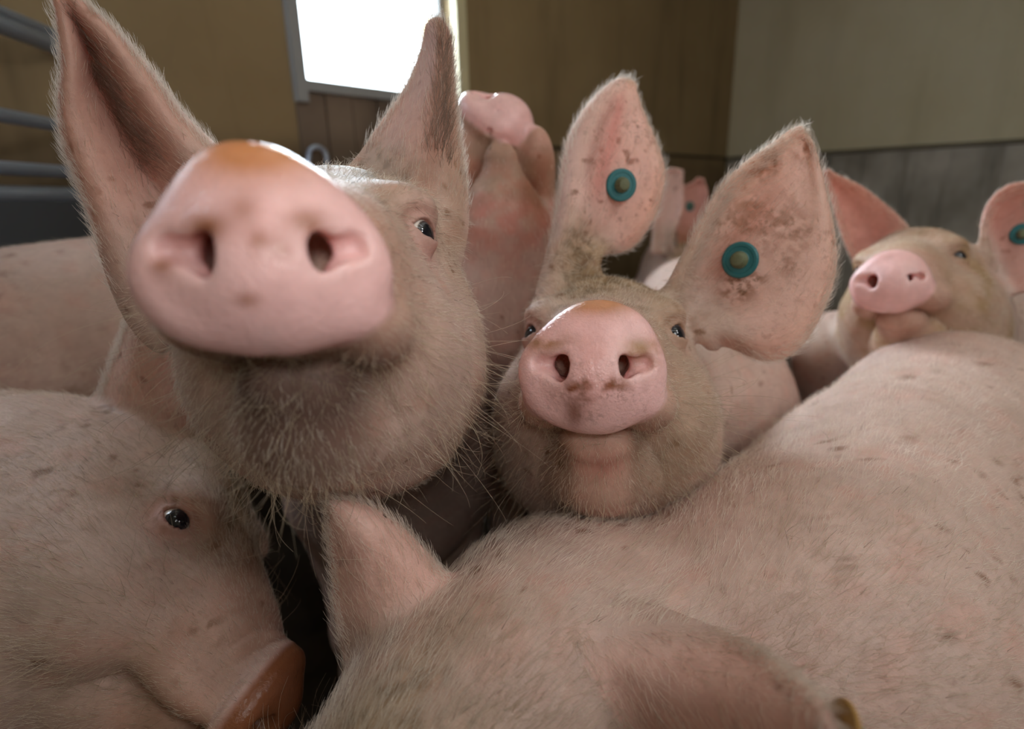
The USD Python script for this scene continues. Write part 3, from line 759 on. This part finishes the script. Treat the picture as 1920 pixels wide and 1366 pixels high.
# pen gate at the left
ga, gb = P(0, 387, 1.10), P(165, 386, 1.37)
gd = gb - ga; gd[2] = 0; gd /= np.linalg.norm(gd); 
g0 = ga - gd * .30; g1 = ga + gd * (((CORNER - ga[:2]) @ N1) / (gd[:2] @ N1) - .004)
gate = thing('pen_gate', 'grey tubular steel pen gate with a dark solid lower board', 'gate', (g0[0], g0[1], 0)); gbase = np.array([g0[0], g0[1], 0])
hz = lambda py: EYE[2] + (387 - py) / FPX * 1.10
for pyv, rr in ((54, .0185), (30, .011), (222, .0135), (318, .0135)):
    z = hz(pyv); put(gate, 'rail', tube([(*g0[:2], z), (*((g0 + g1) / 2)[:2], z), (*g1[:2], z)], rr), STEEL, gbase, smooth=60)
for q_ in (g0,):
    put(gate, 'post', tube([(*q_[:2], 0), (*q_[:2], .6), (*q_[:2], hz(20))], .022), STEEL, gbase, smooth=60)
nv = np.array([-gd[1], gd[0]])
zt = hz(368)
put(gate, 'board', slab(g0[:2], g1[:2], .08, zt - .012, nv, .03), DARKB, gbase, smooth=False, label='dark grey solid board')
put(gate, 'board_cap', tube([(*(g0[:2] - nv * .015), zt), (*((g0 + g1)[:2] / 2 - nv * .015), zt), (*(g1[:2] - nv * .015), zt)], .018), STEEL, gbase, smooth=60)
# bent pipe of a drinker on the wall behind the big snout
k0 = P(596, 300, 1.75)
tt = CORNER + W1 * ((k0[:2] - CORNER) @ W1)
wall_p = np.array([*tt, 0])
pts = []
for a in np.linspace(0, np.pi, 14): pts.append((np.cos(a) * .028, .012 + np.sin(a) * .026))
hx = np.array([*W1, 0]); hook = [np.array([*tt, k0[2] - .16]) + hx * -.028, np.array([*tt, k0[2] - .03]) + hx * -.028]
hook = [np.array([*tt, k0[2] + dz]) - hx * dx for dx, dz in [(.028, -.2), (.028, -.05)] + pts + [(-.034, -.01), (-.05, -.05)]]
hook = [h + np.array([*N1, 0]) * .05 for h in hook]
hb = np.array([*(tt + N1 * .05), 0])
hk = thing('drinker_pipe', 'small bent metal drinker pipe on the wall behind the big snout', 'pipe', hb)
put(hk, 'bent_pipe', tube(hook, .0075), plain('bright_pipe', lin(170, 180, 200), .3, .6), hb, smooth=60)
put(hk, 'wall_bracket', box((.05, .03, .05), hook[0] - np.array([*N1, 0]) * .022 + [0, 0, .02], np.array([[W1[0], N1[0], 0], [W1[1], N1[1], 0], [0, 0, 1]])), STEEL, hb, smooth=False)
put(hk, 'feed_pipe', tube([np.array([*hook[0][:2], .05]), np.array([*hook[0][:2], .5]), hook[0]], .009), STEEL, hb, smooth=60)

# ------------------------------------------------------------------ pigs
FR = (0, .3, .6, .85, 1)
def dep(n, base, scale): return [[b * s_ for b in base] for s_ in scale]

def blob(ctx, u, w, ru, rw):   # soft patch on the snout disc, metres in the disc's own plane
    g = ctx['g']; return np.exp(-((g[:, 0] - u) / ru) ** 2 - ((g[:, 2] - w) / rw) ** 2) * ctx['disc']

# ---- A: the big snout at the left
def make_A():
    O = P(487, 466, .222)
    head = Head(O, cdir(-.152, .045, 1), cdir(.03, -1, .03), s=.96, disc=OUT_A, width=.1015, disc_back=cdir(-.28, -.08, 1), disc_up=cdir(-.07, -1, 0), nx=.002, nw=-.003, gaze_side=.40, jawv=.028, eye=(.0575, .158, .051), jowl=.88, jowl_down=-.022)
    torso = Torso(head, (-.20, .86, .50), (-.37, 1.46, .51), nv=.30, neck_r=(.10, .15))
    l_rows = [((300, 640), (440, 340)), ((222, 540), (420, 300)), ((180, 415), (352, 232)), ((140, 310), (302, 168)), ((117, 215), (252, 103)), ((122, 140), (207, 54)), ((117, 60), (160, 14)), ((103, -28), (118, -30))]
    l_dep = dep(8, (0, .006, .024, -.008, .006), (.6, 1, 1, .95, .85, .7, .35, .0))
    el = Ear(l_rows, FR, l_dep, (.475, .468, .458, .448, .438, .43, .42, .41))
    r_rows = [((660, 330), (850, 470)), ((690, 287), (868, 392)), ((722, 234), (862, 312)), ((757, 182), (853, 238)), ((782, 132), (847, 172)), ((797, 86), (843, 106)), ((803, 56), (838, 66)), ((812, 41), (827, 42))]
    r_dep = dep(8, (.03, .008, -.004, .004, .03), (.8, 1, 1, 1, .9, .8, .5, .2))
    er = Ear(r_rows, FR, r_dep, (.47, .465, .465, .47, .475, .48, .482, .485))
    def paint(s, m, c):
        og = np.clip(blob(c, .000, .040, .024, .013) * 1.3, 0, 1) * (.6 + .5 * c['n2']); s = mixc(s, lin(190, 122, 58), og * .95)
        s = mixc(s, lin(150, 96, 66), blob(c, -.003, .014, .006, .007) * .55)
        for u, w, a, b, f in ((-.017, .007, .009, .006, .7), (.020, .009, .008, .006, .6), (.002, .001, .004, .005, .5), (.010, -.002, .005, .006, .4), (-.004, -.021, .005, .003, .5), (-.036, -.006, .005, .004, .6)):
            s = mixc(s, lin(138, 82, 44), blob(c, u, w, a, b) * min(1, f * 1.35))
        q = c['q']
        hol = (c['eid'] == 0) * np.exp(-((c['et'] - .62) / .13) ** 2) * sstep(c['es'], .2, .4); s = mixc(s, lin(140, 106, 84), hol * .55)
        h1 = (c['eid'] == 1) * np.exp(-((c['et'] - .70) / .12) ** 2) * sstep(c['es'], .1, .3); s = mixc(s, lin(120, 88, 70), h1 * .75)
        s = mixc(s, lin(186, 138, 118), (c['eid'] >= 0) * c['earf'] * .5)
        ch = np.exp(-((q[:, 1] - .26) / .09) ** 2) * sstep(q[:, 0], .05, .10); s = mixc(s, MUD, ch * .35 * sstep(c['n1'], .4, .6))
        s = mixc(s, lin(66, 44, 38), np.exp(-((q[:, 1] - .075) / .04) ** 2) * sstep(-q[:, 2], .028, .05) * (1 - sstep(np.abs(q[:, 0]), .03, .07)) * .8)  # dark dirty lip plus the shade under the snout, both in the skin colour
        return s, m
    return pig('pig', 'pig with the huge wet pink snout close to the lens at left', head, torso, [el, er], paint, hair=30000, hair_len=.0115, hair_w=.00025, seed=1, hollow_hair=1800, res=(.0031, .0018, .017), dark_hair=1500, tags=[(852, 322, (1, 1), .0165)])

# ---- B: the pig in focus with the tags
def make_B():
    O = P(1110, 690, .376)
    head = Head(O, cdir(.20, .10, 1), cdir(.03, -1, .1), disc=OUT_B, width=.1005, disc_back=cdir(.12, -.05, 1), disc_up=cdir(.0, -1, 0), eye=(.064, .168, .046), s=.97, jawv=.016, jowl_down=-.005)
    torso = Torso(head, (.335, .96, .50), (.50, 1.55, .51), w=.16, neck_r=(.095, .15))
    r_rows = [((1262, 545), (1340, 640)), ((1290, 478), (1385, 648)), ((1318, 420), (1440, 668)), ((1352, 360), (1500, 640)), ((1395, 315), (1545, 560)), ((1440, 282), (1562, 480)), ((1478, 255), (1548, 380)), ((1498, 244), (1522, 275))]
    r_dep = dep(8, (-.008, .016, .010, .0, .008), (.8, 1.3, 1.2, 1, .8, .6, .4, .2))
    er = Ear(r_rows, FR, r_dep, (.575, .565, .555, .548, .545, .545, .548, .55))
    l_rows = [((1012, 585), (1110, 560)), ((1036, 460), (1126, 470)), ((1052, 372), (1168, 463)), ((1059, 310), (1212, 420)), ((1076, 250), (1239, 340)), ((1106, 200), (1228, 275)), ((1140, 166), (1202, 212)), ((1165, 151), (1187, 160))]
    l_dep = dep(8, (.004, -.010, .020, .028, .036), (.2, .7, 1.2, 1, .7, .45, .3, .1))
    el = Ear(l_rows, FR, l_dep, (.60, .605, .61, .615, .62, .625, .63, .635))
    def paint(s, m, c):
        s = mixc(s, OCHRE, np.clip(blob(c, .004, .044, .026, .008) * 1.2, 0, 1) * .85)
        n6 = sstep(meshkit.fbm(c['V'] * 110, 3, 4), .32, .62)
        s = mixc(s, lin(122, 66, 24), np.clip(blob(c, .006, -.010, .018, .006) + blob(c, -.010, -.017, .012, .006), 0, .8) * 1.25 * n6)
        s = mixc(s, lin(206, 140, 130), np.clip(blob(c, 0, .004, .012, .03), 0, 1) * .4)
        s = mixc(s, lin(150, 104, 60), np.clip(blob(c, -.033, .018, .018, .006) + blob(c, .035, .010, .012, .010), 0, 1) * n6 * .8)
        q_ = c['q']; s = mixc(s, lin(196, 132, 120), np.exp(-(np.linalg.norm(q_ - [.004, .075, -.062], axis=1) / .020) ** 2) * .9)
        s = mixc(s, lin(112, 60, 30), blob(c, -.012, -.030, .007, .012) * .8)
        s = mixc(s, lin(150, 110, 50), blob(c, .032, .014, .010, .007) * .8)
        s = mixc(s, lin(150, 105, 60), blob(c, -.038, .016, .012, .006) * .6)
        m[:, 0] = np.maximum(m[:, 0], c['disc'] * (.06 + .55 * blob(c, 0, -.015, .03, .02)))
        q = c['q']
        m[:, 0] = np.maximum(m[:, 0], c['earf'] * .30)
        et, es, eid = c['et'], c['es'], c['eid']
        s = mixc(s, lin(172, 116, 98), (eid == 1) * np.exp(-((et - .27) / .11) ** 2) * sstep(es, .15, .3) * (1 - sstep(es, .5, .8)) * .65)  # shading of the ear hollows painted into the skin, both ears
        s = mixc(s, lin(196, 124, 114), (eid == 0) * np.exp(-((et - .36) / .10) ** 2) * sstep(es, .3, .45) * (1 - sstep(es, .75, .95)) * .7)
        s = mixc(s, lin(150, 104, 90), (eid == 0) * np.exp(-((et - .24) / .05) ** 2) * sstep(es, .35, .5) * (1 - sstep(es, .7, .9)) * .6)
        gt = sstep(meshkit.fbm(c['V'] * 130, 3, 12), .42, .60)
        s = stains(s, c['V'], er, [(1505, 268, .013, 1), (1492, 285, .010, .8), (1440, 302, .012, 1), (1420, 315, .010, 1), (1400, 330, .008, .8), (1395, 385, .014, .7), (1450, 400, .018, .6), (1490, 425, .012, .9), (1470, 430, .010, .8), (1400, 435, .016, .8), (1420, 470, .014, .5), (1385, 530, .014, 1), (1400, 548, .010, 1), (1420, 525, .009, 1), (1370, 555, .012, .9), (1350, 420, .014, .7), (1480, 500, .012, .6), (1500, 460, .012, .5)], lin(120, 72, 40), gt * .72)
        splash(m, c['V'], er, [(1505, 265, .014, 1), (1440, 300, .016, 1), (1420, 315, .012, 1), (1390, 380, .016, .8), (1440, 410, .022, .6), (1490, 425, .014, .9), (1400, 430, .018, .8), (1385, 530, .016, 1), (1400, 550, .012, 1), (1420, 525, .010, 1), (1350, 420, .016, .7), (1480, 510, .02, .5), (1530, 540, .014, .5)])
        splash(m, c['V'], el, [(1190, 250, .018, .7), (1160, 400, .018, .5), (1120, 250, .012, .5)])
        fh = np.exp(-((q[:, 1] - .215) / .05) ** 2 - ((q[:, 0] - .01) / .05) ** 2) * sstep(q[:, 2], .05, .09) * (1 - sstep(q[:, 2], .145, .165)) * (c['eid'] < 0) * sstep(meshkit.fbm(c['V'] * 70, 3, 8), .34, .58)
        s = mixc(s, lin(112, 84, 46), fh * .8); m[:, 0] = np.maximum(m[:, 0], fh)
        s = mixc(s, GREEN, np.exp(-((q[:, 1] - .14) / .07) ** 2) * sstep(q[:, 0], .03, .06) * (1 - c['disc']) * .4)
        s = mixc(s, lin(96, 74, 42), np.exp(-((q[:, 1] - .07) / .06) ** 2) * sstep(-q[:, 2], .03, .06) * sstep(np.abs(q[:, 0] - .004), .016, .03) * .6)
        return s, m
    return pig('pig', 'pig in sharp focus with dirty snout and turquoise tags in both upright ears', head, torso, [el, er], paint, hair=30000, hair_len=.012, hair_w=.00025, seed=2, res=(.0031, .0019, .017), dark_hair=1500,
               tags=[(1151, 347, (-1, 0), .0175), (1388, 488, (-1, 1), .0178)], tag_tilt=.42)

# ---- C: head raised behind
def make_C():
    O = P(940, 200, .74)
    head = Head(O, cdir(.04, .78, .62), cdir(.05, -.62, .78), disc=OUT_B, width=.105, disc_back=cdir(-.42, .62, .62), disc_up=cdir(.25, -.75, .5), lips=1.14, jawr=.013, jawv=-.008, jawe=.054, turned=True)
    torso = Torso(head, (.065, 1.16, .50), (.04, 1.80, .51), w=.135, h=.19, neck_r=(.10, .14))
    l = Ear([((900, 300), (930, 300)), ((880, 330), (925, 340)), ((872, 370), (918, 390)), ((870, 410), (920, 430)), ((878, 440), (918, 452)), ((888, 458), (908, 460))], (0, .33, .66, 1), dep(6, (0, -.006, -.004, .006), (1, 1, 1, 1, .8, .4)), (.80, .79, .78, .77, .77, .77), n=(80, 50))
    def paint(s, m, c):
        q = c['q']; jw = np.exp(-((q[:, 1] - .09) / .05) ** 2) * sstep(-q[:, 2], .03, .05)
        s = mixc(s, lin(200, 120, 108), jw * sstep(c['n2'], .3, .6) * .6)
        s = mixc(s, lin(112, 96, 58), (1 - c['disc']) * sstep(c['n1'], .55, .70) * .35)
        s = mixc(s, lin(150, 104, 60), (1 - c['disc']) * sstep(q[:, 1], .03, .06) * (1 - sstep(q[:, 1], .10, .14)) * sstep(np.abs(q[:, 0]), .02, .04) * .25)
        return s, m
    return pig('pig', 'pig lifting its snout high into the air behind the others', head, torso, [l], paint, hair=5500, hair_len=.011, seed=3, res=(.0042, .0028, .018), hair_w=.0004)

# ---- D: at the far right
def make_D():
    O = P(1668, 526, .80)
    head = Head(O, cdir(.92, .03, 1), cdir(.02, -1, .12), disc=OUT_B, width=.098, disc_back=cdir(.60, -.06, 1), disc_up=cdir(0, -1, 0))
    torso = Torso(head, (1.02, 1.22, .50), (1.50, 1.60, .50), neck_r=(.10, .15), pts=[((.66, 1.12, .58), (.72, 1.16, .30), .080, .07, .06), ((.72, 1.16, .30), (1.0, 1.22, .42), .07, .14, .06)])
    l = Ear([((1680, 480), (1700, 450)), ((1640, 500), (1690, 420)), ((1600, 480), (1650, 382)), ((1575, 420), (1610, 352)), ((1560, 370), (1575, 335)), ((1545, 325), (1552, 320))], (0, .33, .66, 1), dep(6, (.006, .022, .010, -.01), (.7, 1, 1, .8, .5, .2)), (1.04, 1.03, 1.02, 1.01, 1.0, .99), n=(90, 60))
    r = Ear([((1850, 480), (1880, 540)), ((1845, 420), (1900, 545)), ((1862, 375), (1930, 540)), ((1895, 350), (1965, 520)), ((1935, 345), (1985, 480)), ((1975, 350), (1995, 430))], (0, .33, .66, 1), dep(6, (-.008, .018, .016, .0), (.7, 1, 1, .8, .5, .3)), (.95, .94, .93, .92, .91, .90), n=(90, 60))
    def paint(s, m, c):
        q = c['q']; f = (1 - c['disc']) * (c['eid'] < 0) * sstep(q[:, 2], -.19, -.12) * (1 - sstep(q[:, 1], .22, .32)) * sstep(q[:, 1], .05, .1)
        s = mixc(s, lin(158, 128, 86), f * (.35 + .5 * sstep(c['n1'], .4, .65)))
        s = mixc(s, lin(172, 112, 98), (c['eid'] >= 0) * c['earf'] * .6)
        return s, m
    return pig('pig', 'pig at the right edge facing the lens with a clean pink snout', head, torso, [l, r], paint, hair=5500, hair_len=.011, seed=4, res=(.0042, .0028, .018), hair_w=.0004, tags=[(1916, 440, (-1, 1), .0175)])

# ---- E: bottom left, head turned down
def make_E():
    O = P(512, 1335, .46)
    head = Head(O, cdir(-.80, -.44, .42), cdir(.48, -.74, .48), s=.95, disc=OUT_B, width=.10, eye=(.062, .172, .056), gaze_side=-.1, jowl_down=.05, jowl=1.15, disc_back=cdir(-.85, -.52, .10), disc_up=cdir(.5, -.8, .1))
    torso = Torso(head, (-.60, .57, .51), (-1.15, .53, .52), w=.14, neck_r=(.10, .14))
    l = Ear([((205, 860), (385, 870)), ((192, 765), (368, 790)), ((208, 700), (350, 725)), ((226, 650), (335, 680)), ((240, 615), (312, 635)), ((252, 580), (285, 590)), ((262, 545), (272, 548))], (0, .25, .5, .8, 1), dep(7, (.02, -.004, -.008, .004, .03), (1, 1, 1, 1, .8, .5, .2)), (.605, .585, .572, .565, .56, .56, .56))
    def paint(s, m, c):
        s = mixc(s, lin(138, 82, 42), c['disc'] * .95); return s, m
    return pig('pig', 'pig in the bottom left corner with its head lowered and one eye showing', head, torso, [l], paint, hair=22000, hair_len=.012, bridge=70, hair_w=.00026, seed=5, res=(.0034, .0026, .017), tags=[(332, 690, (1, 0), .0175)], dark_hair=900)

# ---- F: bottom right, back and one ear
def make_F():
    head = Head((-.185, .12, .42), np.array([.60, .70, .36]), np.array([-.25, -.3, .9]), disc=OUT_B, width=.10)
    torso = Torso(head, (.26, .42, .48), (.64, .77, .49), w=.165, h=.19, neck_r=(.095, .15))
    l = Ear([((690, 1290), (860, 1200)), ((648, 1190), (842, 1122)), ((633, 1110), (812, 1065)), ((628, 1050), (775, 1020)), ((624, 1000), (730, 977)), ((621, 965), (682, 952)), ((620, 945), (640, 944))], (0, .33, .66, 1), dep(7, (.004, -.010, -.006, .012), (1, 1, 1, 1, .9, .6, .3)), (.415, .405, .40, .395, .39, .388, .386))
    r = Ear([((1060, 1175), (1240, 1165)), ((1075, 1210), (1370, 1208)), ((1115, 1280), (1470, 1272)), ((1180, 1360), (1538, 1335)), ((1260, 1440), (1572, 1400)), ((1400, 1500), (1578, 1450))], (0, .33, .66, 1), [[0, 0, 0, 0], [0, -.008, -.018, -.030], [0, -.025, -.05, -.075], [0, -.035, -.075, -.11], [0, -.04, -.08, -.125], [-.02, -.06, -.10, -.135]], (.378, .366, .359, .355, .352, .35), n=(110, 80))
    def paint(s, m, c):
        e0 = (c['eid'] == 0) * sstep(c['es'], .15, .3)
        s = stains(s, c['V'], l, [(645, 1020, .0035, 1), (668, 1032, .005, 1), (650, 1048, .003, .9), (722, 1010, .003, .9), (640, 1004, .003, .8), (700, 1060, .003, .6)], lin(104, 52, 30))
        splash(m, c['V'], l, [(645, 1020, .006, 1), (668, 1032, .007, 1), (650, 1045, .005, 1), (720, 1010, .005, .9)])
        i = ear_at(l, 700, 1050); m[:, 1] = np.maximum(m[:, 1], .9 * np.exp(-(np.linalg.norm(c['V'] - l.x[i], axis=1) / .022) ** 2))
        s = mixc(s, lin(222, 172, 158), e0 * .5)
        V = c['V']
        s = mixc(s, lin(196, 150, 136), np.exp(-(np.linalg.norm(V - P(1250, 880, .5), axis=1) / .09) ** 2) * .5)
        return s, m
    return pig('pig', 'pig with its broad back turned to the lens filling the bottom right', head, torso, [l, r], paint, hair=36000, hair_len=.0145, seed=6, dark_hair=400, res=(.0042, .006, .016), hair_w=.00028, tags=[(1592, 1352, (-1, 1), .013)], tag_mat=OCHRE_TAG)

# ---- G: back at the left edge
def make_G():
    torso = Torso(None, P(300, 635, 1.10), P(125, 690, 1.02), w=.16, h=.20)
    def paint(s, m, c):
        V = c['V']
        low = 1 - sstep(V[:, 2] + .10 * (c['n1'] - .5), .56, .70)  # lower flank darkened in the colour, standing in for shade
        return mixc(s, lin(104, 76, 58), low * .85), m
    return pig('pig', 'pig standing in front of the grey gate at the left edge with shade painted on its lower flank', None, torso, [], paint, hair=4000, hair_len=.012, seed=7, res=(.01, .01, .014), hair_w=.00035)

# ---- I: far behind, between the ears of the pig in focus and the right wall
def make_I():
    O = P(1350, 575, 1.90)
    head = Head(O, cdir(-.35, -.12, 1), cdir(.02, -1, -.1), disc=OUT_B, width=.10)
    torso = Torso(head, (.66, 2.15, .50), (.78, 2.70, .50), neck_r=(.10, .15))
    l = Ear([((1225, 470), (1262, 470)), ((1226, 430), (1262, 432)), ((1226, 395), (1276, 395)), ((1231, 355), (1278, 362)), ((1240, 330), (1277, 335)), ((1262, 318), (1278, 322))], (0, .5, 1), dep(6, (.0, .02, 0), (1, 1, 1, .8, .5, .2)), (2.06, 2.05, 2.04, 2.03, 2.02, 2.01), n=(60, 40), th=(.010, .0045))
    r = Ear([((1275, 480), (1330, 480)), ((1272, 440), (1330, 445)), ((1270, 400), (1328, 405)), ((1272, 365), (1324, 365)), ((1290, 348), (1320, 348)), ((1308, 336), (1318, 338))], (0, .5, 1), dep(6, (.0, .03, 0), (1, 1, 1, .8, .5, .2)), (2.08, 2.07, 2.06, 2.05, 2.05, 2.04), n=(60, 40), th=(.010, .0045))
    def paint(s, m, c):
        return mixc(s, lin(190, 110, 95), (c['eid'] == 1) * .5), m
    return pig('pig', 'far pig by the back wall with only its two small ears and poll showing', head, torso, [l, r], paint, hair=2500, hair_len=.013, seed=9, res=(.0058, .0058, .018), hair_w=.0006, tags=[(1291, 386, (-1, 1), .0175)])

import os
ONLY = os.environ.get('PIGS', 'ABCDEFGI')
for k in 'ABCDEFGI':
    if k in ONLY: globals()['make_' + k]()
